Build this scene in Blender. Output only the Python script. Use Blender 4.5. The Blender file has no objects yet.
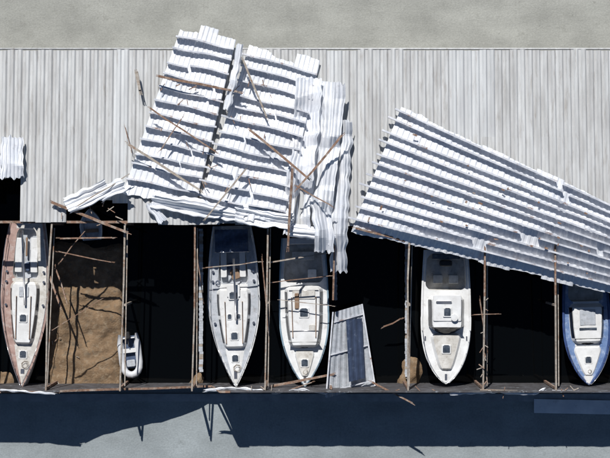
import bpy, math, random
import numpy as np
from mathutils import Vector, Matrix, noise
random.seed(7)
S=17.0; CX=305.0; CY=229.0; H=85.0
def W(px,py,z=0.0):
    f=(H-z)/H
    return Vector(((px-CX)/S*f,(CY-py)/S*f,z))
scene=bpy.context.scene
# ---------------------------------------------------------------- materials
def mat(name,c1,c2=None,scale=1.5,rough=0.7,metal=0.0,c3=None,s3=6.0,t3=(0.55,0.7),bump=0.0,bscale=20,stretch=(1,1,1),detail=6,r=(0.35,0.65),spec=0.5,c4=None,s4=14,t4=(0.62,0.7)):
    m=bpy.data.materials.new(name); m.use_nodes=True
    nt=m.node_tree; N=nt.nodes; L=nt.links
    b=N['Principled BSDF']; b.inputs['Roughness'].default_value=rough; b.inputs['Metallic'].default_value=metal
    b.inputs['Specular IOR Level'].default_value=spec
    if c2 is None:
        c2=tuple(x*0.82 for x in c1)
    tc=N.new('ShaderNodeTexCoord'); mp=N.new('ShaderNodeMapping'); mp.inputs['Scale'].default_value=stretch
    L.new(tc.outputs['Object'],mp.inputs['Vector'])
    n=N.new('ShaderNodeTexNoise'); n.inputs['Scale'].default_value=scale; n.inputs['Detail'].default_value=detail; n.inputs['Roughness'].default_value=0.62
    L.new(mp.outputs[0],n.inputs['Vector'])
    cr=N.new('ShaderNodeValToRGB'); cr.color_ramp.elements[0].position=r[0]; cr.color_ramp.elements[1].position=r[1]
    cr.color_ramp.elements[0].color=(*c2,1); cr.color_ramp.elements[1].color=(*c1,1)
    L.new(n.outputs['Fac'],cr.inputs['Fac'])
    out=cr.outputs['Color']
    for cc,ss,tt in ((c3,s3,t3),(c4,s4,t4)):
        if cc is None: continue
        n3=N.new('ShaderNodeTexNoise'); n3.inputs['Scale'].default_value=ss; n3.inputs['Detail'].default_value=8; n3.inputs['Roughness'].default_value=0.7
        L.new(mp.outputs[0],n3.inputs['Vector'])
        mr=N.new('ShaderNodeMapRange'); mr.inputs[1].default_value=tt[0]; mr.inputs[2].default_value=tt[1]
        L.new(n3.outputs['Fac'],mr.inputs[0])
        mx=N.new('ShaderNodeMixRGB'); mx.inputs[2].default_value=(*cc,1)
        L.new(mr.outputs[0],mx.inputs[0]); L.new(out,mx.inputs[1]); out=mx.outputs[0]
    L.new(out,b.inputs['Base Color'])
    if bump>0:
        nb=N.new('ShaderNodeTexNoise'); nb.inputs['Scale'].default_value=bscale; nb.inputs['Detail'].default_value=5
        L.new(mp.outputs[0],nb.inputs['Vector'])
        bp=N.new('ShaderNodeBump'); bp.inputs['Strength'].default_value=bump; bp.inputs['Distance'].default_value=0.05
        L.new(nb.outputs['Fac'],bp.inputs['Height']); L.new(bp.outputs[0],b.inputs['Normal'])
    return m
M={}
M['roof']=mat('weathered_metal_roof',(0.53,0.54,0.54),(0.38,0.38,0.375),scale=1.2,rough=0.5,stretch=(2.2,0.25,1),c3=(0.22,0.19,0.16),s3=2.6,t3=(0.54,0.85),bump=0.2,bscale=3)
M['roof2']=mat('newer_metal_roof',(0.57,0.585,0.59),(0.44,0.45,0.455),scale=1.0,rough=0.45,stretch=(2.2,0.25,1),c3=(0.28,0.23,0.19),s3=2.2,t3=(0.56,0.85),bump=0.2,bscale=3)
M['roof3']=mat('stained_metal_roof',(0.46,0.455,0.44),(0.33,0.32,0.305),scale=1.4,rough=0.55,stretch=(2.2,0.25,1),c3=(0.21,0.17,0.13),s3=2.2,t3=(0.52,0.8),bump=0.2,bscale=3)
M['sheet']=mat('white_metal_sheet',(0.84,0.85,0.87),(0.66,0.69,0.74),scale=0.9,rough=0.42,metal=0.12,c3=(0.34,0.32,0.31),s3=1.6,t3=(0.58,0.88))
M['sheetb']=mat('galvanised_purlin',(0.76,0.77,0.80),(0.48,0.50,0.55),scale=2,rough=0.4,metal=0.12,c3=(0.22,0.11,0.065),s3=1.3,t3=(0.57,0.66))
M['rust']=mat('rusty_timber',(0.27,0.16,0.11),(0.14,0.08,0.05),scale=5,rough=0.85,c3=(0.40,0.35,0.30),s3=3,t3=(0.48,0.7),bump=0.4)
M['timber']=mat('grey_timber',(0.42,0.38,0.33),(0.26,0.22,0.18),scale=5,rough=0.85,c3=(0.22,0.12,0.07),s3=1.5,t3=(0.52,0.68),bump=0.4)
M['conc']=mat('concrete',(0.385,0.385,0.36),(0.30,0.30,0.28),scale=0.45,rough=0.9,c3=(0.20,0.20,0.18),s3=0.9,t3=(0.56,0.85),bump=0.3,bscale=12,c4=(0.16,0.155,0.14),s4=2.2,t4=(0.62,0.8))
M['kerb']=mat('kerb_concrete',(0.36,0.38,0.40),(0.26,0.28,0.3),scale=1.5,rough=0.9)
M['wall']=mat('wall_cladding',(0.10,0.10,0.11),(0.045,0.04,0.04),scale=1.2,rough=0.7,c3=(0.26,0.28,0.30),s3=2.0,t3=(0.58,0.68))
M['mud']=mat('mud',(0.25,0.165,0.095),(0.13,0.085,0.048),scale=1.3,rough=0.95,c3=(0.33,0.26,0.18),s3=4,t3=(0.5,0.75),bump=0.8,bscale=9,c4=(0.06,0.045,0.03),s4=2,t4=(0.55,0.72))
M['white']=mat('white_gelcoat',(0.76,0.77,0.77),(0.62,0.62,0.61),scale=1.4,rough=0.35,c3=(0.33,0.29,0.25),s3=3.0,t3=(0.56,0.85),c4=(0.16,0.12,0.09),s4=9,t4=(0.66,0.74))
M['cream']=mat('cream_deck',(0.64,0.63,0.60),(0.46,0.44,0.40),scale=2.5,rough=0.6,c3=(0.26,0.22,0.18),s3=3.5,t3=(0.53,0.8),c4=(0.14,0.10,0.07),s4=11,t4=(0.63,0.72))
M['greyd']=mat('nonskid_grey',(0.48,0.50,0.54),(0.34,0.37,0.40),scale=3,rough=0.8,c3=(0.22,0.20,0.19),s3=4,t3=(0.53,0.8),c4=(0.12,0.09,0.07),s4=11,t4=(0.64,0.72))
M['teak']=mat('teak',(0.30,0.20,0.13),(0.18,0.11,0.07),scale=6,rough=0.8,stretch=(6,0.6,1))
M['maroon']=mat('pinkish_stained_deck',(0.42,0.29,0.25),(0.27,0.17,0.145),scale=2,rough=0.6,c3=(0.52,0.46,0.43),s3=3,t3=(0.52,0.75))
M['navy']=mat('navy_paint',(0.05,0.09,0.22),(0.03,0.05,0.14),scale=2,rough=0.3)
M['blue']=mat('blue_gelcoat',(0.16,0.24,0.42),(0.10,0.17,0.33),scale=2,rough=0.35,c3=(0.40,0.47,0.60),s3=2.5,t3=(0.48,0.7))
M['teal']=mat('pale_blue_paint',(0.26,0.36,0.43),(0.17,0.26,0.33),scale=2,rough=0.35)
M['glass']=mat('dark_glass',(0.015,0.02,0.03),(0.01,0.012,0.02),rough=0.08)
M['hatch']=mat('smoked_acrylic',(0.09,0.11,0.14),(0.03,0.04,0.055),scale=3,rough=0.25,c3=(0.2,0.2,0.2),s3=6,t3=(0.55,0.75))
M['black']=mat('black_rubber',(0.02,0.02,0.022),(0.012,0.012,0.012),rough=0.5)
M['steel']=mat('stainless_steel',(0.6,0.6,0.62),(0.5,0.5,0.52),rough=0.25,metal=0.9)
M['canvas_and_shade']=mat('blue_canvas_and_shade',(0.07,0.10,0.17),(0.04,0.06,0.1),scale=4,rough=0.9,bump=0.5,bscale=6)  # canvas gear, and the blue shade painted over one sailboat's stern
M['bluesheet']=mat('navy_painted_panel',(0.06,0.085,0.15),(0.035,0.05,0.09),scale=1.5,rough=0.4,c3=(0.2,0.24,0.3),s3=3,t3=(0.58,0.72))
M['hypalon']=mat('grey_hypalon',(0.62,0.63,0.65),(0.5,0.51,0.53),rough=0.6)
def ground_mat():
    m=M['conc']; nt=m.node_tree; N=nt.nodes; L=nt.links
    b=N['Principled BSDF']; src=b.inputs['Base Color'].links[0].from_socket
    tc=N.new('ShaderNodeTexCoord')
    v=N.new('ShaderNodeTexVoronoi'); v.feature='DISTANCE_TO_EDGE'; v.inputs['Scale'].default_value=0.12
    nz=N.new('ShaderNodeTexNoise'); nz.inputs['Scale'].default_value=0.8; nz.inputs['Detail'].default_value=6
    L.new(tc.outputs['Object'],nz.inputs['Vector'])
    ad=N.new('ShaderNodeVectorMath'); ad.operation='MULTIPLY_ADD'; ad.inputs[1].default_value=(3.5,3.5,0)
    L.new(nz.outputs['Color'],ad.inputs[0]); L.new(tc.outputs['Object'],ad.inputs[2]); L.new(ad.outputs[0],v.inputs['Vector'])
    mr=N.new('ShaderNodeMapRange'); mr.inputs[1].default_value=0.0; mr.inputs[2].default_value=0.004; mr.inputs[3].default_value=0.22; mr.inputs[4].default_value=0
    L.new(v.outputs['Distance'],mr.inputs[0])
    mx=N.new('ShaderNodeMixRGB'); mx.inputs[2].default_value=(0.17,0.16,0.145,1); L.new(mr.outputs[0],mx.inputs[0]); L.new(src,mx.inputs[1])
    mp=N.new('ShaderNodeMapping'); mp.inputs['Scale'].default_value=(0.25,0.8,1); L.new(tc.outputs['Object'],mp.inputs[0])
    st=N.new('ShaderNodeTexNoise'); st.inputs['Scale'].default_value=1.0; st.inputs['Detail'].default_value=7; L.new(mp.outputs[0],st.inputs['Vector'])
    ms=N.new('ShaderNodeMapRange'); ms.inputs[1].default_value=0.3; ms.inputs[2].default_value=0.7; ms.inputs[3].default_value=0.88; ms.inputs[4].default_value=1.08; L.new(st.outputs['Fac'],ms.inputs[0])
    gr=N.new('ShaderNodeTexNoise'); gr.inputs['Scale'].default_value=9; gr.inputs['Detail'].default_value=4; L.new(tc.outputs['Object'],gr.inputs['Vector'])
    mg=N.new('ShaderNodeMapRange'); mg.inputs[1].default_value=0.3; mg.inputs[2].default_value=0.7; mg.inputs[3].default_value=0.9; mg.inputs[4].default_value=1.1; L.new(gr.outputs['Fac'],mg.inputs[0])
    mm=N.new('ShaderNodeMath'); mm.operation='MULTIPLY'; L.new(ms.outputs[0],mm.inputs[0]); L.new(mg.outputs[0],mm.inputs[1])
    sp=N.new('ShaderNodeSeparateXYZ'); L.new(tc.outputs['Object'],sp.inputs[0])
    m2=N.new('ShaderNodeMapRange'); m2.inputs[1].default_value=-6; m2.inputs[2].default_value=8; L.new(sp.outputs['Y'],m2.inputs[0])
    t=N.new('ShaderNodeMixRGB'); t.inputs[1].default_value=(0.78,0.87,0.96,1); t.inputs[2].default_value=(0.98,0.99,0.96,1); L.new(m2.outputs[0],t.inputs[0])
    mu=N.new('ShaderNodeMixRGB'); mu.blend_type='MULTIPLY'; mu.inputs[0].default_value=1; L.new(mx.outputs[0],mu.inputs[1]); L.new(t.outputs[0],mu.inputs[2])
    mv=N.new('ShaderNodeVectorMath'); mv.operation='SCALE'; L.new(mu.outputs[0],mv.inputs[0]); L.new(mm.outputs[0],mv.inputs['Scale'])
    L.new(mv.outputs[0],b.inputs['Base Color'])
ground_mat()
m=bpy.data.materials.new('bay_shade_black'); m.use_nodes=True  # near-black colour carries the shade of the bay floors
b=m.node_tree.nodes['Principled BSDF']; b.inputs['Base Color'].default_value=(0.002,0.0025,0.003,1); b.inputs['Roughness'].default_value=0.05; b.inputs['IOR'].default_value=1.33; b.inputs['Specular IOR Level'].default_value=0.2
nn=m.node_tree.nodes.new('ShaderNodeTexNoise'); nn.inputs['Scale'].default_value=4
bb=m.node_tree.nodes.new('ShaderNodeBump'); bb.inputs['Strength'].default_value=0.1; bb.inputs['Distance'].default_value=0.05
m.node_tree.links.new(nn.outputs['Fac'],bb.inputs['Height']); m.node_tree.links.new(bb.outputs[0],b.inputs['Normal'])
M['bay_floor_shade']=m
# ---------------------------------------------------------------- builder
class B:
    def __init__(s): s.v=[]; s.f=[]; s.m=[]; s.sm=[]; s.mats=[]
    def mi(s,k):
        if k not in s.mats: s.mats.append(k)
        return s.mats.index(k)
    def face(s,idx,k,sm=False): s.f.append(idx); s.m.append(s.mi(k)); s.sm.append(sm)
    def add(s,vs): n=len(s.v); s.v+= [tuple(v) for v in vs]; return n
    def beam(s,p,q,w,h,k,sq=None):
        p=Vector(p);q=Vector(q); d=(q-p).normalized()
        up=Vector((0,0,1)) if abs(d.z)<0.95 else Vector((0,1,0))
        sd=d.cross(up).normalized()*w/2; u=sd.cross(d).normalized()*h/2
        n=s.add([p-sd-u,p+sd-u,p+sd+u,p-sd+u,q-sd-u,q+sd-u,q+sd+u,q-sd+u])
        for f in [(0,1,2,3),(7,6,5,4),(0,4,5,1),(1,5,6,2),(2,6,7,3),(3,7,4,0)]: s.face([n+i for i in f],k)
    def zbar(s,pts,w,h,k,fl=0.1):
        rows=[]; n=len(pts)
        for i,p in enumerate(pts):
            d=(pts[min(i+1,n-1)]-pts[max(i-1,0)]); d.z=0; d.normalize(); sd=Vector((-d.y,d.x,0))
            prof=[(-w/2,-h/2),(w/2,-h/2),(w/2,h/2-0.02),(w/2+fl,h/2-0.02),(w/2+fl,h/2),(-w/2,h/2)]
            rows.append(s.add([p+sd*a+Vector((0,0,b_)) for a,b_ in prof]))
        for a,b_ in zip(rows,rows[1:]):
            for j in range(6): s.face([a+j,b_+j,b_+(j+1)%6,a+(j+1)%6],k)
        s.face([rows[0]+j for j in range(6)],k); s.face([rows[-1]+j for j in reversed(range(6))],k)
    def box(s,c,size,k,rot=0,bev=0.0):
        cx,cy,cz=c; a,b_,h=size[0]/2,size[1]/2,size[2]/2
        bv=min(bev,a*0.9,b_*0.9,h*1.8)
        co,si=math.cos(rot),math.sin(rot)
        def ring(ax,by,z,r):
            pts=[]
            if r<=0: pts=[(-ax,-by),(ax,-by),(ax,by),(-ax,by)]
            else:
                for (sx,sy,a0) in [(1,1,0),(-1,1,90),(-1,-1,180),(1,-1,270)]:
                    for k2 in range(4):
                        an=math.radians(a0+k2*30); pts.append((sx*(ax-r)+r*math.cos(an),sy*(by-r)+r*math.sin(an)))
            return [(cx+x*co-y*si,cy+x*si+y*co,cz+z) for x,y in pts]
        if bv<=0: rs=[ring(a,b_,-h,0),ring(a,b_,h,0)]
        else:
            e=bv*0.4
            rs=[ring(a,b_,-h,bv),ring(a,b_,h-e,bv),ring(a-e,b_-e,h,max(bv-e,0.001))]
        st=[s.add(r) for r in rs]; n=len(rs[0])
        for r0,r1 in zip(st,st[1:]):
            for i in range(n): s.face([r0+i,r0+(i+1)%n,r1+(i+1)%n,r1+i],k)
        s.face([st[-1]+i for i in range(n)],k); s.face([st[0]+i for i in reversed(range(n))],k)
    def tube(s,pts,r,k,n=6,closed=False,taper=None):
        pts=[Vector(p) for p in pts]; rings=[]
        for i,p in enumerate(pts):
            if closed: d=(pts[(i+1)%len(pts)]-pts[i-1])
            else: d=pts[min(i+1,len(pts)-1)]-pts[max(i-1,0)]
            d.normalize(); up=Vector((0,0,1)) if abs(d.z)<0.9 else Vector((1,0,0))
            a=d.cross(up).normalized(); c=a.cross(d)
            rr=r if taper is None else taper[i]
            rings.append(s.add([p+a*rr*math.cos(2*math.pi*j/n)+c*rr*math.sin(2*math.pi*j/n) for j in range(n)]))
        seq=list(zip(rings,rings[1:]))+([(rings[-1],rings[0])] if closed else [])
        for a,b_ in seq:
            for j in range(n): s.face([a+j,a+(j+1)%n,b_+(j+1)%n,b_+j],k,True)
        if not closed:
            s.face([rings[0]+j for j in range(n)],k); s.face([rings[-1]+j for j in reversed(range(n))],k)
    def sheet(s,f,ribs,nv,amp,k,prof=((0,0),(.3,0),(.5,1),(.8,1)),v0=None,v1=None):
        us=[];hs=[]
        for i in range(ribs):
            for o,h in prof: us.append((i+o)/ribs); hs.append(h)
        us.append(1.0); hs.append(0)
        cols=[]
        for u,h in zip(us,hs):
            a=v0(u) if v0 else 0.0; b_=v1(u) if v1 else 1.0
            cols.append(s.add([Vector(f(u,a+(b_-a)*j/nv))+Vector((0,0,amp*h)) for j in range(nv+1)]))
        for a,b_ in zip(cols,cols[1:]):
            for j in range(nv): s.face([a+j,b_+j,b_+j+1,a+j+1],k)
    def obj(s,name,parent=None,loc=None):
        me=bpy.data.meshes.new(name); me.from_pydata(s.v,[],s.f)
        for k in s.mats: me.materials.append(M[k])
        me.polygons.foreach_set('material_index',s.m); me.polygons.foreach_set('use_smooth',s.sm); me.update()
        o=bpy.data.objects.new(name,me); scene.collection.objects.link(o)
        if parent: o.parent=parent
        if loc is not None: o.location=loc
        return o
def empty(name,loc=(0,0,0),rz=0):
    e=bpy.data.objects.new(name,None); e.location=loc; e.rotation_euler=(0,0,rz); scene.collection.objects.link(e); return e
def bil(q,u,v):
    (a,b_,c,d)=q
    return [(a[i]*(1-u)+b_[i]*u)*(1-v)+(d[i]*(1-u)+c[i]*u)*v for i in range(len(a))]
# ---------------------------------------------------------------- ground, black sheet for bay shade, sunlit mud floor
YF=W(0,392,3.9).y       # front wall plane
YR=W(0,51,3.3).y        # rear eave plane
XL,XR=-34.0,34.0
ZR=4.15; ZE=3.35
g=B()
xs=[-400,XL,XR,400]; ys=[-400,YF,YR-0.25,400]
n=g.add([(x,y,0) for y in ys for x in xs])
for j in range(3):
    for i in range(3):
        if i==1 and j==1: continue
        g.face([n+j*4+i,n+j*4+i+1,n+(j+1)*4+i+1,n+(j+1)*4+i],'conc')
n=g.add([(XL,YF,0),(XR,YF,0),(XR,YR-.25,0),(XL,YR-.25,0),(XL,YF,-1.5),(XR,YF,-1.5),(XR,YR-.25,-1.5),(XL,YR-.25,-1.5)])
for a,b_ in ((0,1),(1,2),(2,3),(3,0)): g.face([n+a,n+b_,n+b_+4,n+a+4],'conc')
g.obj('concrete_ground')
g=B(); n=g.add([(XL,YF,-0.3),(XR,YF,-0.3),(XR,YR-.25,-0.3),(XL,YR-.25,-0.3)]); g.face([n,n+1,n+2,n+3],'bay_floor_shade'); g.obj('bay_floor_shade')  # flat glossy sheet standing in for the shaded bay floors
def mudz(px,py):
    wx_=noise.noise(Vector((px/17,py/17,4)))*9; wy_=noise.noise(Vector((px/17,py/17,9)))*14
    def bump(x0,x1,y0,y1,s,wn=1.0):
        X_=px+wx_*wn; Y_=py+wy_*wn
        a=min(max((X_-x0)/s,0),1)*min(max((x1-X_)/s,0),1); c=min(max((Y_-y0)/(s*1.6),0),1); return a*c
    h=max(bump(42,128,236,420,8,0.4), bump(-40,30,350,420,22), bump(172,216,350,420,20), bump(380,442,332,420,28),bump(-400,-40,300,420,20))  # light put into the shape: floor tops the black sheet only in sunlit parts
    nz=noise.fractal(Vector((px/22,py/22,0)),1,2,5); n2=noise.fractal(Vector((px/5,py/5,2)),1,2,4)
    return -0.9+0.92*h+0.16*nz*(0.3+h)+0.05*n2
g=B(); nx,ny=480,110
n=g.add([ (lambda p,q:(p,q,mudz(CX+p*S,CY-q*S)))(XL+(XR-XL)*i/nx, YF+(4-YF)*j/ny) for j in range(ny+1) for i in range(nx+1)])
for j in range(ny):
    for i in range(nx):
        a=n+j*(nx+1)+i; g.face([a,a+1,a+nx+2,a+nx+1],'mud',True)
g.obj('sunlit_mud_floor')
g=B(); g.box((0,W(0,397.5).y,0.06),(80,0.45,0.12),'kerb'); g.obj('concrete_kerb')
# ---------------------------------------------------------------- shed
shed=empty('boat_shed')
def roofz(y):
    yr=W(0,222,ZR).y
    return ZR+(ZE-ZR)*(y-yr)/(YR-yr)
YG=W(0,222,ZR).y
edge_x=[-400,-60,-2,16,18,60,64,100,126,128,345,1100]
edge_p=[222,222,181,181,221,223,206,200,206,224,226,224]
g=B(); xw=XL
rk='roof'
while xw<XR:
    w=0.86; pxm=(xw+w/2)/((H-ZR)/H)*S+CX
    ep=float(np.interp(pxm,edge_x,edge_p))+random.uniform(-1.0,1.2)
    ye=YG+(222-ep)/S; dz=random.uniform(0,0.015); ys0=random.uniform(-.04,.06)
    vs=0.5+random.uniform(-.004,.004)
    for (va,vb,lift) in ((0,vs+0.012,0.0),(vs,1,0.028)):
        if random.random()<0.3: rk=random.choice(['roof','roof','roof','roof2','roof3'])
        def f(u,v,xw=xw,ye=ye,dz=dz,ys0=ys0,va=va,vb=vb,lift=lift):
            v=va+(vb-va)*v; y=YR+0.05+ys0+(ye-YR-ys0)*v; return (xw+w*u,y,roofz(y)+dz+lift+0.02*noise.noise(Vector((xw+w*u,y*0.6,0))))
        g.sheet(f,2,8,0.085,rk)
    xw+=w
g.obj('rear_roof',shed)
g=B(); g.box((0,YR-0.2,1.6),(68,0.15,3.25),'wall'); 
g.tube([(XL,YR+0.12,ZE-0.02),(XR,YR+0.12,ZE-0.02)],0.06,'roof'); g.obj('rear_wall',shed)
g=B()
g.beam((XL,YG,ZR-0.14),(XR,YG,ZR-0.14),0.14,0.2,'rust'); g.obj('ridge_beam',shed)
wx=[-600,60,82,100,130,165,190,206,212,222,232,237,1200]
wp=[441,441,443,435,427,421,414,408,403,402,404,446,447]
g=B(); X=np.arange(XL,XR+0.01,0.2); top=[]
for x in X:
    px=x*S+CX+14; p=float(np.interp(px,wx,wp))+0.9*noise.noise(Vector((x*1.3,0,0)))+0.5*noise.noise(Vector((x*4,0,0)))
    ys_=(CY-p)/S; top.append(min(max((YF-ys_)/0.913,0.4),4.15))
rows=[g.add([(x,YF-0.02,-1.0) for x in X]),g.add([(x,YF-0.02,t) for x,t in zip(X,top)]),g.add([(x,YF+0.06,t) for x,t in zip(X,top)]),g.add([(x,YF+0.06,-1.0) for x in X])]
for a,b_ in zip(rows,rows[1:]):
    for i in range(len(X)-1): g.face([a+i,a+i+1,b_+i+1,b_+i],'wall')
g.obj('front_wall',shed)
fr=[(-170,-172),(-98,-101),(-24,-27),(52,46),(125,120),(195,192),(268,265),(335,331),(410,408),(485,483),(555,556),(630,632),(704,706),(778,780)]
g=B(); ZF=3.6
for i,(a,b_) in enumerate(fr):
    p=W(a,224,ZR-0.1); q=W(b_,391,ZF); 
    if i==7:
        g.beam(p,W(333,300,3.6),0.1,0.16,'rust')
    else:
        j=(random.uniform(-2,2)); mid=W((a+b_)/2+j*0.7,300+random.uniform(-20,20),4.0)
        g.beam(p,mid,0.095,0.18,random.choice(['rust','timber'])); g.beam(mid,q,0.085,0.18,'timber')
        g.beam(W(a+2.5,228,2.7),W(b_+3+j,386,2.5),0.06,0.1,'timber')
    for py in (224,391): 
        t=W(a if py==224 else b_,py,ZF-0.1); g.beam((t.x,t.y+ (0.15 if py==391 else 0),-1.0),(t.x,t.y+(0.15 if py==391 else 0),ZF-0.15),0.13,0.13,'rust')
    if i%2==0: 
        t=W(a,305,2.6); g.beam((t.x,t.y,-1),(t.x,t.y,2.6),0.12,0.12,'timber')
g.obj('frame_rafters',shed)
g=B()
for (a,b_,k,dy,w) in [(-300,60,'rust',0,0.12),(240,300,'timber',2,0.08),(296,336,'rust',0,0.1),(404,486,'timber',1,0.12),(480,560,'timber',-1,0.1),(552,620,'sheetb',0,0.12),(615,880,'rust',0,0.12)]:
    g.beam(W(a,391+dy,3.6),W(b_,392-dy*0.6,3.6),w,0.12,k)
xs_=np.arange(W(62,391,3).x,W(238,391,3).x,0.6)
pp=[(x,YF+0.02,float(np.interp(x,X,top))+0.03) for x in xs_]
for p,q in zip(pp,pp[1:]): g.beam(p,q,0.12,0.06,'rust')
g.obj('eave_plate',shed)
for x0_,x1_,y0_,y1_ in [(199,203,230,372),(405,408,240,378),(334,337,240,300)]:
    g=B(); a=W(x0_,y0_,0.3); c=W(x1_,y1_,0.3); wd=c.x-a.x; yy=a.y
    while yy>c.y:
        g.box(((a.x+c.x)/2+random.uniform(-.02,.02),yy,0.3+random.uniform(-.008,.008)),(wd,0.143,0.05),random.choice(['greyd','greyd','timber','greyd'])); yy-=0.15
    g.beam(((a.x+c.x)/2,a.y,0.22),((a.x+c.x)/2,c.y,0.22),0.1,0.1,'timber')
    for yy in np.linspace(a.y,c.y,5): g.tube([((a.x+c.x)/2,yy,-1),((a.x+c.x)/2,yy,0.27)],0.06,'timber')
    g.obj('finger_dock')
# ---------------------------------------------------------------- peeled roof panels
def panel(name,q,zf,ribs,npur,tails=(0,0),jag=6,crump=0.08,pur=0.26,splits=1,seed=0,pk='sheetb',amp=0.035,vr=(0.03,1.0)):
    rnd=random.Random(seed); e=empty(name)
    def f(u,v):
        px,py=bil(q,u,v); 
        z=zf(px,py,u,v)+crump*noise.noise(Vector((px/38,py/38,seed)))+0.03*noise.noise(Vector((px/9,py/14,seed+3)))
        return W(px,py,z)
    g=B(); 
    for s in range(splits):
        u0=s/splits; u1=(s+1)/splits; a0=rnd.uniform(-jag,jag*0.4)/170; b0=rnd.uniform(-jag*.4,jag)/170; sk_=rnd.uniform(-.01,.01)
        g.sheet(lambda u,v,u0=u0,u1=u1:f(u0+(u1-u0)*u,v)+Vector((0,0,0.012*(u*2-1)*(1 if u1<1 else 0))),max(2,ribs//splits),36,amp,'sheet',v0=lambda u,a0=a0,sk_=sk_:a0+sk_*u+0.012*noise.noise(Vector((u*5,a0*99,1))),v1=lambda u,b0=b0,sk_=sk_:1+b0+sk_*u+0.012*noise.noise(Vector((u*5,b0*99,2))))
    g.obj('corrugated_sheet',e)
    g=B()
    for i in range(npur):
        v=vr[0]+(vr[1]-vr[0])*(i+0.3)/npur+rnd.uniform(-.006,.006)
        ua=-tails[0]*rnd.uniform(0.3,1.1); ub=1+tails[1]*rnd.uniform(0,1); nseg=22; sl=rnd.uniform(-.01,.01); ph=rnd.uniform(0,6)
        cuts=[ua,ub]
        if rnd.random()<0.45:
            c=rnd.uniform(0.25,0.8); cuts=[ua,c,c+rnd.uniform(0.02,0.06),ub]
        for ca,cb in zip(cuts[::2],cuts[1::2]):
            pts=[]; off=rnd.uniform(-.007,.007); hh=pur*rnd.uniform(0.85,1.1)
            for k in range(nseg+1):
                u=ca+(cb-ca)*k/nseg
                pts.append(f(u,v+off+sl*u+0.004*math.sin(u*7+ph))+Vector((0,0,amp+hh/2+0.02)))
            g.zbar(pts,0.05,hh,pk,0.05)
    g.obj('purlins',e)
    return e,f
def zr_px(py): return roofz((CY-py)/S)
panel('peeled_roof_panel',[(181,27),(236,40),(196,203),(125,187)],lambda px,py,u,v:zr_px(min(py,222))+0.30+0.15*math.sin(v*3),14,12,(0.02,0.05),8,0.2,seed=2,splits=3,pur=0.32)
panel('peeled_roof_panel',[(249,46),(319,66),(283,222),(199,204)],lambda px,py,u,v:zr_px(min(py,222))+0.35+0.2*math.sin(v*3),16,12,(0.12,0.02),8,0.22,seed=5,splits=3,pur=0.32)
def z2(px,py,u,v):
    if py<226: return zr_px(py)+0.35+0.06*math.sin(u*6+v*3)
    return max(zr_px(226)+0.35-(py-226)*0.02,2.05)+0.06*math.sin(u*6+v*3)
panel('peeled_roof_panel',[(401,108),(700,245),(700,314),(351,232)],z2,62,11,(0.035,0),4,0.16,seed=9,splits=11,pur=0.30,vr=(0.0,0.97))
def strip(g,pts,wid,seed,folds=4,amp=0.3,k='sheet'):
    """buckled corrugated sheet: ribs and long creases along its length, a few sharp transverse kinks"""
    rnd=random.Random(seed); P=[]; n=len(pts)
    cum=[0]
    for i in range(n-1): cum.append(cum[-1]+math.hypot(pts[i+1][0]-pts[i][0],pts[i+1][1]-pts[i][1]))
    L_=cum[-1]; M_=max(14,int(L_/2.0))
    for i in range(M_+1):
        s=cum[-1]*i/M_; P.append([float(np.interp(s,cum,[q[c] for q in pts])) for c in range(3)])
    ribs=max(3,int(wid/3.6)); us=[];rh=[]
    for i in range(ribs):
        for o,h in ((0,0),(.3,0),(.5,1),(.8,1)): us.append((i+o)/ribs); rh.append(h)
    us.append(1.0); rh.append(0); nu=len(us)-1; rows=[]
    nk=max(2,int(L_/16)); kt=sorted([0,1]+[(i+rnd.uniform(-.35,.35))/nk for i in range(1,nk)])
    kz=[rnd.uniform(-.5,.5) for _ in kt]; ks=[rnd.uniform(-.9,.9) for _ in kt]
    cr=[((i+rnd.uniform(.2,.8))/folds,rnd.uniform(-.35,.35),rnd.uniform(0.5,1)*rnd.choice([1,1,-1])) for i in range(folds)]
    for i,p in enumerate(P):
        a=P[max(i-1,0)]; b_=P[min(i+1,M_)]; dx,dy=b_[0]-a[0],b_[1]-a[1]; l=math.hypot(dx,dy) or 1; nx_,ny_=-dy/l,dx/l
        row=[]; t=i/M_
        ww=wid*(1+0.25*noise.noise(Vector((t*L_/30,seed,0))))
        for j in range(nu+1):
            u=us[j]; s=(u-0.5)*ww; h=0
            tt=min(max(t+(u-.5)*0.35*wid/max(L_,1)*math.sin(seed),0),1)
            h+=float(np.interp(tt,kt,kz))+float(np.interp(tt,kt,ks))*(u-.5)
            for c0,sl,am in cr:
                c=c0+sl*t; h+=am*max(0,1-abs(u-c)*folds*1.1)
            h+=0.25*noise.noise(Vector((u*1.5,t*L_/30,seed)))
            zz=p[2]+amp*h+0.055*rh[j]
            ed=0
            if i in (0,M_): ed=5*noise.noise(Vector((u*6,seed,i)))
            jt=2.0*noise.noise(Vector((t*L_/9,round(u)*3.1,seed+9)))*abs(u-.5)*2
            row.append(W(p[0]+nx_*(s+jt)+(dx/l)*ed,p[1]+ny_*(s+jt)+(dy/l)*ed,zz))
        rows.append(g.add(row))
    for a,b_ in zip(rows,rows[1:]):
        for j in range(nu): g.face([a+j,a+j+1,b_+j+1,b_+j],k,False)
def crumple(name,items):
    g=B()
    for it in items: strip(g,*it[:2],seed=it[2],folds=it[3],amp=it[4])
    return g.obj(name)
crumple('crumpled_roof_sheet',[([(309,78,4.5),(306,130,4.8),(300,180,4.9),(296,236,4.3)],26,11,2,0.5)])
crumple('crumpled_roof_sheet',[([(333,82,4.4),(330,130,4.6),(322,190,4.9),(318,240,4.1)],24,12,2,0.55)])
crumple('crumpled_roof_sheet',[([(343,120,4.3),(341,180,4.5),(338,235,4.3),(339,272,3.4)],18,13,2,0.4)])
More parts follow.
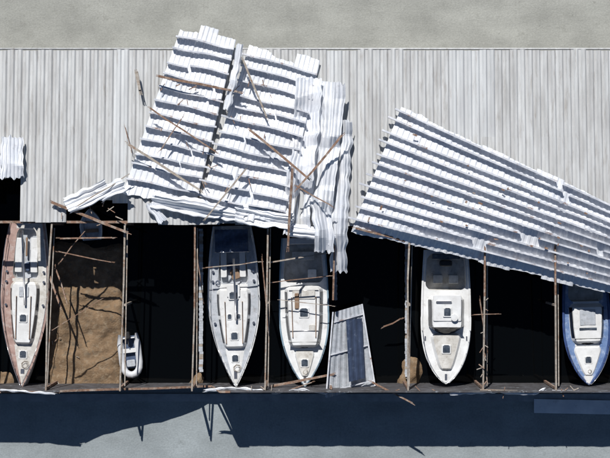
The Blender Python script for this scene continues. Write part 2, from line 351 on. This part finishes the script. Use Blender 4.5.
crumple('crumpled_roof_sheet',[([(318,196,5.1),(324,230,4.8),(324,252,4.4)],19,40,2,0.45)])
crumple('crumpled_roof_sheet',[([(290,230,4.2),(318,233,4.4),(335,240,4.0)],13,14,1,0.35)])
crumple('crumpled_roof_sheet',[([(12,137,4.4),(12,178,4.4)],22,15,1,0.2),([(-14,137,4.4),(-12,176,4.3)],28,45,2,0.25)])
crumple('crumpled_roof_sheet',[([(66,206,4.4),(90,196,4.5),(108,186,4.7)],17,16,2,0.35)])
crumple('crumpled_roof_sheet',[([(98,196,4.5),(124,184,4.8)],15,41,2,0.4)])
crumple('crumpled_roof_sheet',[([(152,200,4.7),(200,208,4.8),(245,216,4.6)],16,17,2,0.35)])
crumple('crumpled_roof_sheet',[([(236,212,4.5),(262,218,4.4),(292,222,4.6)],18,18,2,0.4)])
crumple('crumpled_roof_sheet',[([(240,44,4.7),(236,70,4.6),(226,110,4.7)],7,19,1,0.3)])
crumple('crumpled_roof_sheet',[([(150,203,4.5),(163,222,4.3)],10,20,1,0.3)])
def timber(p,q,z0,z1,w=0.13,k='rust',name='broken_timber'):
    g=B(); a=W(*p,z0); c=W(*q,z1); L_=(c-a).length; ns=max(2,int(L_/1.0)); pts=[]
    for i in range(ns+1):
        t=i/ns; pts.append(a.lerp(c,t)+Vector((random.uniform(-.03,.03),random.uniform(-.03,.03),0)))
    for i in range(ns): g.beam(pts[i],pts[i+1],w*(1-0.15*(i==ns-1)),w,k)
    d=(c-a).normalized(); sd=d.cross(Vector((0,0,1)))*w*0.4
    for s in (-1,0.2,0.9): g.beam(c+sd*s*0.8,c+sd*s+d*random.uniform(.1,.35),w*0.25,w*0.3,k)
    for s in (-0.8,0.5): g.beam(a+sd*s,a+sd*s-d*random.uniform(.1,.25),w*0.25,w*0.3,k)
    return g.obj(name)
T=[((128,144),(200,190),5.1,5.2,.13),((136,72),(140,90),4.2,4.2,.18),((150,108),(216,152),5.05,5.15,.09),((158,76),(238,92),4.85,4.85,.13),
((243,60),(266,116),4.9,4.9,.11),((250,130),(308,178),5.2,5.4,.13),((292,168),(288,246),5.6,4.9,.14),((342,136),(298,188),5.6,5.6,.12),
((245,170),(206,218),5.2,5.2,.09),((52,202),(126,232),4.45,4.4,.15),((78,206),(126,176),4.8,5.0,.06),
((160,150),(182,118),5.1,5.1,.06),((272,386),(330,375),2.1,2.5,.13),((283,392),(312,382),3.0,2.9,.06),
((372,382),(410,402),3.4,3.7,.1),((384,327),(401,319),1.0,1.4,.08),((205,268),(258,262),2.9,3.0,.06),((270,262),(332,252),3.1,3.2,.08),((270,283),(330,276),3.1,3.2,.05),
((280,300),(332,306),2.6,2.7,.04),((474,315),(496,314),3.9,3.9,.05),((480,300),(487,352),3.3,2.6,.07),
((198,262),(203,300),2.8,2.6,.06),((262,258),(268,330),3.5,2.9,.07),((356,228),(424,246),4.6,3.9,.11),((296,186),(330,205),5.6,5.5,.08),((125,128),(131,150),4.1,4.2,.05)]
for (p,q,a,c,w) in T: timber(p,q,a,c,w,k=random.choice(['rust','rust','timber']))
for (p,q,a,c,w) in [((58,252),(112,262),3.6,3.7,.06),((60,262),(84,232),3.2,3.6,.06),((56,268),(66,300),2.2,2.8,.08),((52,330),(100,300),3.4,3.5,.04),((60,238),(112,238),3.8,3.9,.09),((48,270),(60,306),1.0,2.4,.12)]:
    timber(p,q,a,c,w,'rust','broken_rafter')
g=B(); rnd=random.Random(3)
def splash(n,x0,x1,y0,y1,z,ks,l=(4,14),w=(.03,.08)):
    for _ in range(n):
        px,py=rnd.uniform(x0,x1),rnd.uniform(y0,y1); an=rnd.uniform(0,math.pi); L_=rnd.uniform(*l)/2; zz=z(px,py) if callable(z) else z
        g.beam(W(px-L_*math.cos(an),py-L_*math.sin(an),zz),W(px+L_*math.cos(an),py+L_*math.sin(an),zz+rnd.uniform(0,.1)),rnd.uniform(*w),0.03,rnd.choice(ks))
splash(22,160,275,80,200,lambda a,b_:zr_px(b_)+0.8,['rust'],(3,9),(.03,.06))
for _ in range(26):
    u,v=rnd.uniform(0.03,0.7),rnd.uniform(0.1,0.9); px,py=bil([(401,109),(700,246),(700,314),(351,232)],u,v); z=z2(px,py,u,v)+0.42
    an=rnd.choice([0.4,0.35,1.9]); L_=rnd.uniform(1.5,5); g.beam(W(px,py,z),W(px+L_*math.cos(an),py+L_*math.sin(an),z),rnd.uniform(.05,.12),.02,'rust')
splash(8,236,300,388,393,3.7,['timber','rust'],(3,12),(.03,.06))
splash(12,360,600,388,393,3.7,['timber','rust'],(3,12),(.03,.06))
splash(6,52,118,320,388,0.12,['rust','timber'],(2,6),(.02,.05))
splash(12,480,488,300,385,3.8,['rust','timber'],(3,8),(.03,.06))
splash(10,60,128,200,226,4.4,['timber','rust'],(3,9),(.03,.06))
g.obj('splintered_debris')
crumple('torn_eave_flashing',[([(205,391,3.0),(228,388,3.2),(262,391,3.6)],3,31,1,0.1)])
crumple('torn_eave_flashing',[([(272,393,3.7),(300,390,3.7),(326,393,3.7)],2.4,34,1,0.1)])
crumple('torn_eave_flashing',[([(450,394,3.7),(490,392,3.7),(530,394,3.7),(545,390,3.7)],2.4,32,1,0.1)])
crumple('torn_eave_flashing',[([(0,390,3.7),(30,392,3.7),(55,394,3.7)],2,33,1,0.08)])
g=B(); q=[(534,399),(640,401),(640,415),(534,413)]
g.sheet(lambda u,v:W(*bil(q,u,v),0.16),3,2,0.04,'sheet'); 
g.obj('loose_metal_sheet')
e=empty('fallen_roof_panel')
g=B(); q=[(335,312),(362,304),(375,386),(326,398)]
def fz(u,v): return 2.6-1.0*u-0.0*v+0.1*math.sin(v*5)
g.sheet(lambda u,v:W(*bil(q,u,v),fz(u,v)),7,12,0.035,'greyd'); g.obj('corrugated_sheet',e)
g=B(); q2=[(346,320),(362,318),(365,378),(349,382)]
g.sheet(lambda u,v:W(*bil(q2,u,v),2.75-0.75*u),3,6,0.03,'bluesheet'); g.obj('painted_panel',e)
g=B(); g.beam(W(333,312,2.75),W(326,397,2.75),0.08,0.1,'sheetb'); g.beam(W(362,304,1.9),W(375,386,1.9),0.08,0.1,'sheetb')
for t in (0.12,0.5,0.93): 
    a=bil(q,0,t); c=bil(q,1,t); g.beam(W(*a,2.72),W(*c,1.78),0.07,0.06,'sheetb')
g.beam(W(336,330,2.5),(W(336,330,0).x,W(336,330,0).y,-1),0.1,0.1,'timber'); g.beam(W(368,380,1.6),(W(368,380,0).x,W(368,380,0).y,-1),0.1,0.1,'timber'); g.obj('frame',e)
# ---------------------------------------------------------------- boats
def make_boat(name,stern,bow,beam_px,zd,hullk,railk,deckk,regions,tm=0.4,sr=0.75,p=2.0,q=1.0,sheer=0.3,side_k=None,wallk=None,railw=0.05):
    a=W(*stern,zd); c=W(*bow,zd+sheer); d=Vector((c.x-a.x,c.y-a.y)); L_=d.length
    rz=math.atan2(d.y,d.x)+math.pi/2
    e=empty(name,(a.x,a.y,0),rz); Bm=beam_px/S*(H-zd)/H
    def w(t):
        if t<tm: return Bm/2*(1-(1-sr)*((tm-t)/tm)**2)
        x=(t-tm)/(1-tm); return Bm/2*max(1-x**p,0)**q+0.015
    def zdk(t): return zd+sheer*t*t
    def reg(t):
        for r in regions:
            if r[0]<=t<=r[1]: return r
        return None
    ts=set(np.linspace(0,1,64).tolist())|{0.985,0.992,0.996}
    for r in regions:
        for x in (r[0],r[1]): ts|={max(x-0.002,0),min(max(x+0.0,0),1)}; ts|={min(x+0.002,1)}
        sl=r[6]/L_*1.0 if len(r)>6 else 0.02
        ts|={min(r[0]+sl,r[1]),max(r[1]-sl,r[0])}
    ts=sorted(ts)
    g=B(); rings=[]; info=[]
    for t in ts:
        W_=w(t); z=zdk(t); r=reg(t)
        if r:
            k=(t-r[0])/(r[1]-r[0]); fw=r[2]*(1-k)+r[3]*k; slp=r[6] if len(r)>6 else 0.05
            en=min((t-r[0])*L_,(r[1]-t)*L_)/0.35; rd=1-0.22*(1-min(en,1))**2
            ow=min(fw*W_*rd,max(W_-0.12,0.01)); 
            sl=slp/L_; ed=min((t-r[0])/sl,(r[1]-t)/sl,1) if sl>0 else 1
            iw=max(ow-slp,0.01); iz=z+r[4]*max(ed,0)
            tk=r[5]
        else:
            ow=W_*0.55; iw=W_*0.5; iz=z+0.02; tk=deckk
        rail=min(railw,W_*0.3)
        pts=[(0,-0.75+0.5*t*t),(W_*0.72,-0.55+0.6*t**3),(W_*(0.97-0.12*t),z*0.55),(W_,z+0.04),(max(W_-rail,0.004),z+0.06),(max(W_-rail*1.3-0.02,0.003),z),(min(ow,max(W_-rail*1.4-.03,.003)),z+0.012),(min(iw,max(W_-rail*1.4-.05,.002)),iz),(0,iz+0.035)]
        y=-t*L_
        rings.append((g.add([(x,y,zz) for x,zz in pts]),g.add([(-x,y,zz) for x,zz in pts])))
        info.append((tk,r))
    mk=[hullk,hullk,hullk,railk,railk,deckk,None,None]
    for i in range(len(ts)-1):
        tk,r=info[i+1] if info[i][1] is None else info[i]
        if info[i][1] is None or info[i+1][1] is None: tk=wallk or deckk
        for s in (0,1):
            a0=rings[i][s]; b0=rings[i+1][s]
            for j in range(8):
                k=mk[j] or (tk if j==7 else (wallk or deckk))
                if s==1 and side_k and j in (3,4,5): k=side_k
                idx=[a0+j,a0+j+1,b0+j+1,b0+j] if s==0 else [a0+j,b0+j,b0+j+1,a0+j+1]
                g.face(idx,k,j<3)
    r0=rings[0]; g.face([r0[0]+j for j in range(9)]+[r0[1]+j for j in reversed(range(1,8))],hullk)
    g.obj('hull_and_deck',e)
    class C: pass
    c=C(); c.e=e; c.L=L_; c.w=w; c.z=zdk; c.g=B(); c.reg=reg
    def side_win(ta,tb,lo=0.2,hi=0.8,k='glass',n=10):
        for s in (1,-1):
            pr=[]
            for i in range(n+1):
                t=ta+(tb-ta)*i/n; r=reg(t); kk=(t-r[0])/(r[1]-r[0]); ow=min((r[2]*(1-kk)+r[3]*kk)*w(t),w(t)-0.12); iw=ow-r[6]; z=zdk(t)
                def at(f): return (s*(ow+(iw-ow)*f+0.012),-t*L_,z+0.012+r[4]*f+0.012)
                pr.append(c.g.add([at(lo),at(hi)]))
            for a_,b_ in zip(pr,pr[1:]): c.g.face([a_,a_+1,b_+1,b_],k)
    c.side_win=side_win
    def box(t,x,dz,size,k,bev=0.05,rot=0):
        if k=='glass' and size[2]<0.1:
            # framed deck hatch: alloy rim, smoked pane, hinge bar and handles
            c.g.box((x,-t*L_,zdk(t)+dz),(size[0],size[1],size[2]),'white',rot,0.08)
            c.g.box((x,-t*L_,zdk(t)+dz+0.012),(size[0]*0.78,size[1]*0.78,size[2]),'hatch',rot,0.06)
            c.g.box((x,-t*L_+size[1]*0.42,zdk(t)+dz+0.03),(size[0]*0.5,0.04,0.05),'steel',rot,0.01)
            return
        c.g.box((x,-t*L_,zdk(t)+dz),size,k,rot,bev)
    c.box=box
    def rail(ta,tb,h=0.5,k='steel',n=9,inset=0.07,posts=True,close=True):
        P=[]
        for s in (1,-1):
            pts=[(s*max(w(ta+(tb-ta)*i/n)-inset,0.02),-(ta+(tb-ta)*i/n)*L_,zdk(ta+(tb-ta)*i/n)+h) for i in range(n+1)]
            P.append(pts); c.g.tube(pts,0.018,k,5)
            if posts:
                for pnt in pts[::2]: c.g.tube([(pnt[0],pnt[1],pnt[2]-h),pnt],0.014,k,4)
        if close: c.g.tube([P[0][-1],P[1][-1]],0.018,k,5)
    c.rail=rail
    def rope(t0,x0,n=16,r=0.25,k='timber'):
        c.g.tube([(x0+r*(1-i/n*0.5)*math.cos(i*0.9),-t0*L_+r*(1-i/n*0.5)*math.sin(i*0.9),zdk(t0)+0.05+0.01*i) for i in range(n)],0.015,k,4)
    c.rope=rope
    c.done=lambda nm='fittings': c.g.obj(nm,e)
    return c
def grabs(b,ta,tb,x,dz):
    for s in (1,-1):
        b.g.tube([(s*x,-ta*b.L,b.z(ta)+dz+.07),(s*x*0.94,-tb*b.L,b.z(tb)+dz+.07)],0.022,'teak',5)
        for t in np.linspace(ta,tb,4): b.box(t,s*x*(1-.06*(t-ta)/(tb-ta)),dz+.02,(.05,.08,.08),'teak',.01)
PR6=((0,0),(.15,0),(.3,0),(.45,0),(.6,0),(.8,0))
b1=make_boat('sailboat',(27,222),(22,388),48,1.35,'white','maroon','cream',[(0.04,0.34,0.5,0.55,-0.42,'greyd',0.06),(0.36,0.74,0.62,0.58,0.32,'white',0.16)],tm=0.42,sr=0.72,p=1.9,side_k='maroon',railw=0.09)
b1.side_win(0.40,0.53); b1.side_win(0.56,0.70); b1.rail(0.80,0.985,0.45); b1.rail(0.1,0.8,0.45,n=10,close=False); grabs(b1,.45,.70,.42,.35)
b1.box(0.42,0,0.36,(0.55,0.6,0.08),'greyd'); b1.box(0.58,0,0.37,(0.5,0.5,0.06),'glass'); b1.box(0.80,0,0.05,(0.5,0.5,0.07),'glass'); b1.box(0.90,0,0.04,(0.22,0.3,0.08),'steel')
b1.box(0.2,0.45,-0.2,(0.4,2.0,0.3),'white'); b1.box(0.2,-0.45,-0.2,(0.4,2.0,0.3),'white'); b1.box(0.15,0,-0.1,(0.1,1.1,0.1),'teak')
b1.box(0.27,0.1,-0.25,(0.4,0.5,0.2),'canvas_and_shade',0.1,0.4); b1.rope(0.86,0.15); b1.rope(0.66,0.1,r=0.2)
for s in (1,-1):
    for t in (0.3,0.36,0.5): b1.g.tube([(s*b1.w(t)*0.78,-t*b1.L,b1.z(t)),(s*b1.w(t)*0.78,-t*b1.L,b1.z(t)+0.15)],0.07,'steel',8)
b1.g.tube([(0.1,-0.5*b1.L,b1.z(.5)+.5),(0.0,-0.22*b1.L,b1.z(.2)+.8),(-0.1,-0.05*b1.L,b1.z(.05)+.9)],0.06,'steel',8)
b1.done()
b4=make_boat('sailboat',(232,226),(236,388),52,1.4,'white','white','greyd',[(0.03,0.36,0.52,0.60,-0.45,'greyd',0.06),(0.38,0.76,0.66,0.62,0.34,'white',0.18)],tm=0.45,sr=0.74,p=1.9,wallk='white',railw=0.08)
b4.side_win(0.42,0.55,0.15,0.75); b4.side_win(0.575,0.72,0.15,0.75); b4.rail(0.80,0.985,0.5); b4.rail(0.06,0.8,0.5,n=12,close=False); grabs(b4,.47,.72,.5,.37)
b4.box(0.40,0,0.42,(0.75,0.7,0.1),'white'); b4.box(0.43,0,0.42,(0.6,0.5,0.095),'glass'); b4.box(0.56,0.25,0.38,(0.3,0.35,0.06),'glass'); b4.box(0.56,-0.25,0.38,(0.3,0.35,0.06),'glass')
b4.box(0.68,0,0.38,(0.5,0.5,0.06),'glass'); b4.box(0.82,0,0.05,(0.48,0.48,0.08),'glass'); b4.box(0.92,0,0.03,(0.2,0.5,0.08),'steel')
b4.box(0.2,0.55,-0.2,(0.35,2.2,0.3),'white'); b4.box(0.2,-0.55,-0.2,(0.35,2.2,0.3),'white')
b4.box(0.30,0.1,-0.3,(0.5,0.6,0.2),'teak',0.1,0.3); b4.box(0.25,-0.2,-0.25,(0.4,0.3,0.3),'canvas_and_shade',0.1,0.8); b4.rope(0.88,0.1); b4.rope(0.5,0.75,r=.16); b4.rope(0.35,-0.9,r=.16,k='canvas_and_shade')
an=[(0.38*math.cos(i*math.pi/8),-0.13*b4.L+0.05,b4.z(.1)+0.35+0.38*math.sin(i*math.pi/8)) for i in range(16)]
b4.g.tube(an,0.025,'steel',6,closed=True); b4.box(0.13,0,-0.1,(0.2,0.2,0.7),'white')
for s in (1,-1):
    for t in (0.28,0.34,0.6): b4.g.tube([(s*b4.w(t)*0.8,-t*b4.L,b4.z(t)),(s*b4.w(t)*0.8,-t*b4.L,b4.z(t)+0.16)],0.075,'steel',8)
b4.g.tube([(0.12,-0.58*b4.L,b4.z(.6)+.6),(0.1,-0.2*b4.L,b4.z(.2)+1.1)],0.06,'steel',8)
def stern_shade(u,v):  # added cover: the stern's blue shade put into a cloth's colour
    x=(u-.5)*1.9; return (x,-0.02*b4.L-v*1.3,b4.z(.1)+1.15-0.35*x*x*0.5+0.08*math.sin(v*9+u*3))
b4.g.sheet(stern_shade,8,10,0.02,'canvas_and_shade'); 
for v in (0,1):
    b4.g.tube([(-1.0,-0.02*b4.L-v*1.3,b4.z(.1))]+[stern_shade(u,v) for u in np.linspace(0,1,8)]+[(1.0,-0.02*b4.L-v*1.3,b4.z(.1))],0.02,'steel',5)
b4.done()
b5=make_boat('cabin_cruiser',(303,238),(305,387),50,1.3,'teal','teal','white',[(0.04,0.30,0.80,0.84,-0.5,'cream',0.05),(0.32,0.74,0.80,0.70,0.55,'white',0.22),(0.755,0.93,0.55,0.45,0.12,'cream',0.06)],tm=0.5,sr=0.86,p=2.3,q=0.95,railw=0.06)
b5.side_win(0.36,0.50,0.2,0.75); b5.side_win(0.52,0.68,0.2,0.75); b5.rail(0.72,0.98,0.5); grabs(b5,.40,.66,.7,.58)
b5.g.sheet(lambda u,v:((u-.5)*1.9*(1-0.12*v),-(0.694+0.045*v*(1-(2*u-1)**2*0.8))*b5.L,b5.z(.7)+0.59-0.45*v),1,3,0,'glass',prof=PR6)
b5.box(0.5,0,0.6,(0.6,0.6,0.06),'glass'); b5.box(0.6,0.45,0.6,(0.35,0.35,0.05),'cream'); b5.box(0.84,0,0.16,(0.5,0.5,0.06),'glass'); b5.box(0.38,0,0.6,(1.3,0.5,0.06),'cream')
b5.box(0.42,-0.4,0.62,(0.25,0.9,0.1),'teak'); b5.box(0.12,0,-0.3,(1.3,0.5,0.35),'cream'); b5.box(0.24,0.5,-0.3,(0.5,0.5,0.4),'white'); b5.box(0.95,0,0.04,(0.16,0.4,0.08),'steel'); b5.rope(0.9,0.05,r=.2)
for t in (0.35,0.62): b5.g.tube([(0.85,-t*b5.L,b5.z(t)+0.6),(-0.85,-t*b5.L,b5.z(t)+0.6)],0.02,'steel',5)
b5.done()
b7=make_boat('motorboat',(446,250),(446,384),50,1.75,'white','white','white',[(0.03,0.30,0.84,0.84,-0.55,'cream',0.05),(0.34,0.60,0.74,0.70,0.75,'white',0.22),(0.62,0.90,0.66,0.46,0.22,'cream',0.14)],tm=0.5,sr=0.88,p=2.6,q=0.75,railw=0.1)
b7.side_win(0.37,0.57,0.15,0.8)
b7.g.sheet(lambda u,v:((u-.5)*1.8*(1-0.1*v),-(0.571+0.06*v*(1-(2*u-1)**2*0.7))*b7.L,b7.z(.6)+0.79-0.6*v),1,3,0,'glass',prof=PR6)
b7.box(0.43,0,0.82,(1.6,1.5,0.08),'white',0.25); b7.box(0.46,0.0,0.90,(0.5,0.55,0.05),'glass'); b7.box(0.385,-0.2,0.9,(0.9,0.12,0.1),'steel'); b7.g.tube([(0.4,-0.5*b7.L,b7.z(.4)+.85),(0.4,-0.5*b7.L,b7.z(.4)+1.0)],0.2,'white',12)
b7.box(0.74,0,0.27,(0.55,0.55,0.06),'glass'); b7.box(0.95,0,0.04,(0.15,0.4,0.08),'steel'); b7.rail(0.6,0.985,0.5); b7.rope(0.86,0.1,r=.18)
b7.box(0.10,0,-0.1,(0.7,0.35,0.5),'black',0.12); b7.box(0.22,0.45,-0.3,(0.55,0.5,0.5),'cream'); b7.box(0.22,-0.45,-0.3,(0.55,0.5,0.5),'cream'); b7.box(0.05,0,-0.05,(1.6,0.3,0.3),'hatch')
for s in (1,-1): b7.box(0.66,s*b7.w(.66)*0.85,0.03,(0.08,0.25,0.07),'steel',0.02)
b7.done()
b8=make_boat('runabout',(585,272),(589,385),48,1.4,'navy','navy','blue',[(0.03,0.26,0.76,0.76,-0.5,'cream',0.05),(0.28,0.64,0.76,0.66,0.35,'white',0.2),(0.66,0.92,0.68,0.48,0.10,'white',0.08)],tm=0.45,sr=0.88,p=2.3,q=0.82,wallk='white',railw=0.1)
b8.side_win(0.31,0.58,0.15,0.85)
b8.g.sheet(lambda u,v:((u-.5)*1.6*(1-0.12*v),-(0.585+0.06*v*(1-(2*u-1)**2*0.7))*b8.L,b8.z(.6)+0.40-0.28*v),1,3,0,'glass',prof=PR6)
b8.box(0.40,0,0.40,(0.9,0.9,0.05),'greyd'); b8.box(0.78,0,0.14,(0.45,0.45,0.05),'glass'); b8.rail(0.66,0.985,0.45); b8.box(0.1,0,-0.2,(1.2,0.4,0.4),'cream')
b8.box(0.5,0,0.4,(1.0,0.12,0.06),'hatch',0.02); b8.rope(0.88,0.05,r=.15)
b8.done()
b2=make_boat('dinghy',(92,240),(89,209),22,0.9,'white','white','greyd',[(0.06,0.7,0.75,0.7,-0.35,'white',0.05)],tm=0.4,sr=0.8,p=2.2)
b2.box(0.3,0,-0.1,(0.8,0.22,0.05),'teak'); b2.done()
a=W(130,354,0.3); e=empty('inflatable_dinghy',(a.x,a.y,0.0),0.12)
g=B(); L_=1.18; wd=0.5; pts=[(-wd,L_,0.25),(-wd,0.6,0.25),(-wd,0,0.25),(-wd,-0.5,0.27)]
for i in range(1,8):
    an=math.pi+i*math.pi/8; pts.append((wd*math.cos(an),-0.6+0.62*math.sin(an),0.3+0.08*math.sin(i*math.pi/8)))
pts+=[(wd,-0.5,0.27),(wd,0,0.25),(wd,0.6,0.25),(wd,L_,0.25)]
n_=len(pts); g.tube(pts,0.2,'hypalon',12,taper=[0.08,0.2]+[0.2]*(n_-4)+[0.2,0.08])
g.obj('tube_collar',e); g=B()
g.box((0,0.1,0.12),(0.8,1.9,0.06),'canvas_and_shade'); g.box((0,0.95,0.32),(0.8,0.06,0.4),'white'); g.box((0,0.2,0.38),(0.85,0.25,0.05),'white',0,0.03); g.box((0,-0.55,0.3),(0.5,0.4,0.2),'greyd',0,0.08); g.obj('floor_seat_and_transom',e)
g=B(); g.box((0.02,1.12,0.62),(0.3,0.42,0.3),'black',0,0.1); g.box((0.02,1.08,0.2),(0.12,0.15,0.8),'black'); g.tube([(0.02,0.95,0.6),(0.02,0.5,0.65)],0.03,'black'); g.obj('outboard_motor',e)
# ---------------------------------------------------------------- light + camera
k=0.913; d=Vector((0.25*k,-k,-1)).normalized(); el=math.asin(-d.z); az=math.atan2(-d.x,-d.y)
w=bpy.data.worlds.new('World'); scene.world=w; w.use_nodes=True; nt=w.node_tree
sk=nt.nodes.new('ShaderNodeTexSky'); sk.sky_type='NISHITA'; sk.sun_disc=False; sk.sun_elevation=el; sk.sun_rotation=az%(2*math.pi)
sk.ozone_density=4.0; sk.dust_density=0.2; sk.air_density=1.0
bg=nt.nodes['Background']; bg.inputs[1].default_value=0.05; nt.links.new(sk.outputs[0],bg.inputs[0])
ld=bpy.data.lights.new('sun','SUN'); ld.energy=5.0; ld.angle=math.radians(0.5); ld.color=(1,0.975,0.94)
lo=bpy.data.objects.new('sun',ld); lo.rotation_euler=d.to_track_quat('-Z','Y').to_euler(); lo.location=(0,0,30); scene.collection.objects.link(lo)
cd=bpy.data.cameras.new('camera'); cd.sensor_width=36; cd.lens=36*H/(610/S); cd.clip_end=2000
co=bpy.data.objects.new('camera',cd); co.location=(0,0,H); scene.collection.objects.link(co); scene.camera=co
scene.view_settings.view_transform='Standard'; scene.view_settings.look='None'; scene.view_settings.exposure=0
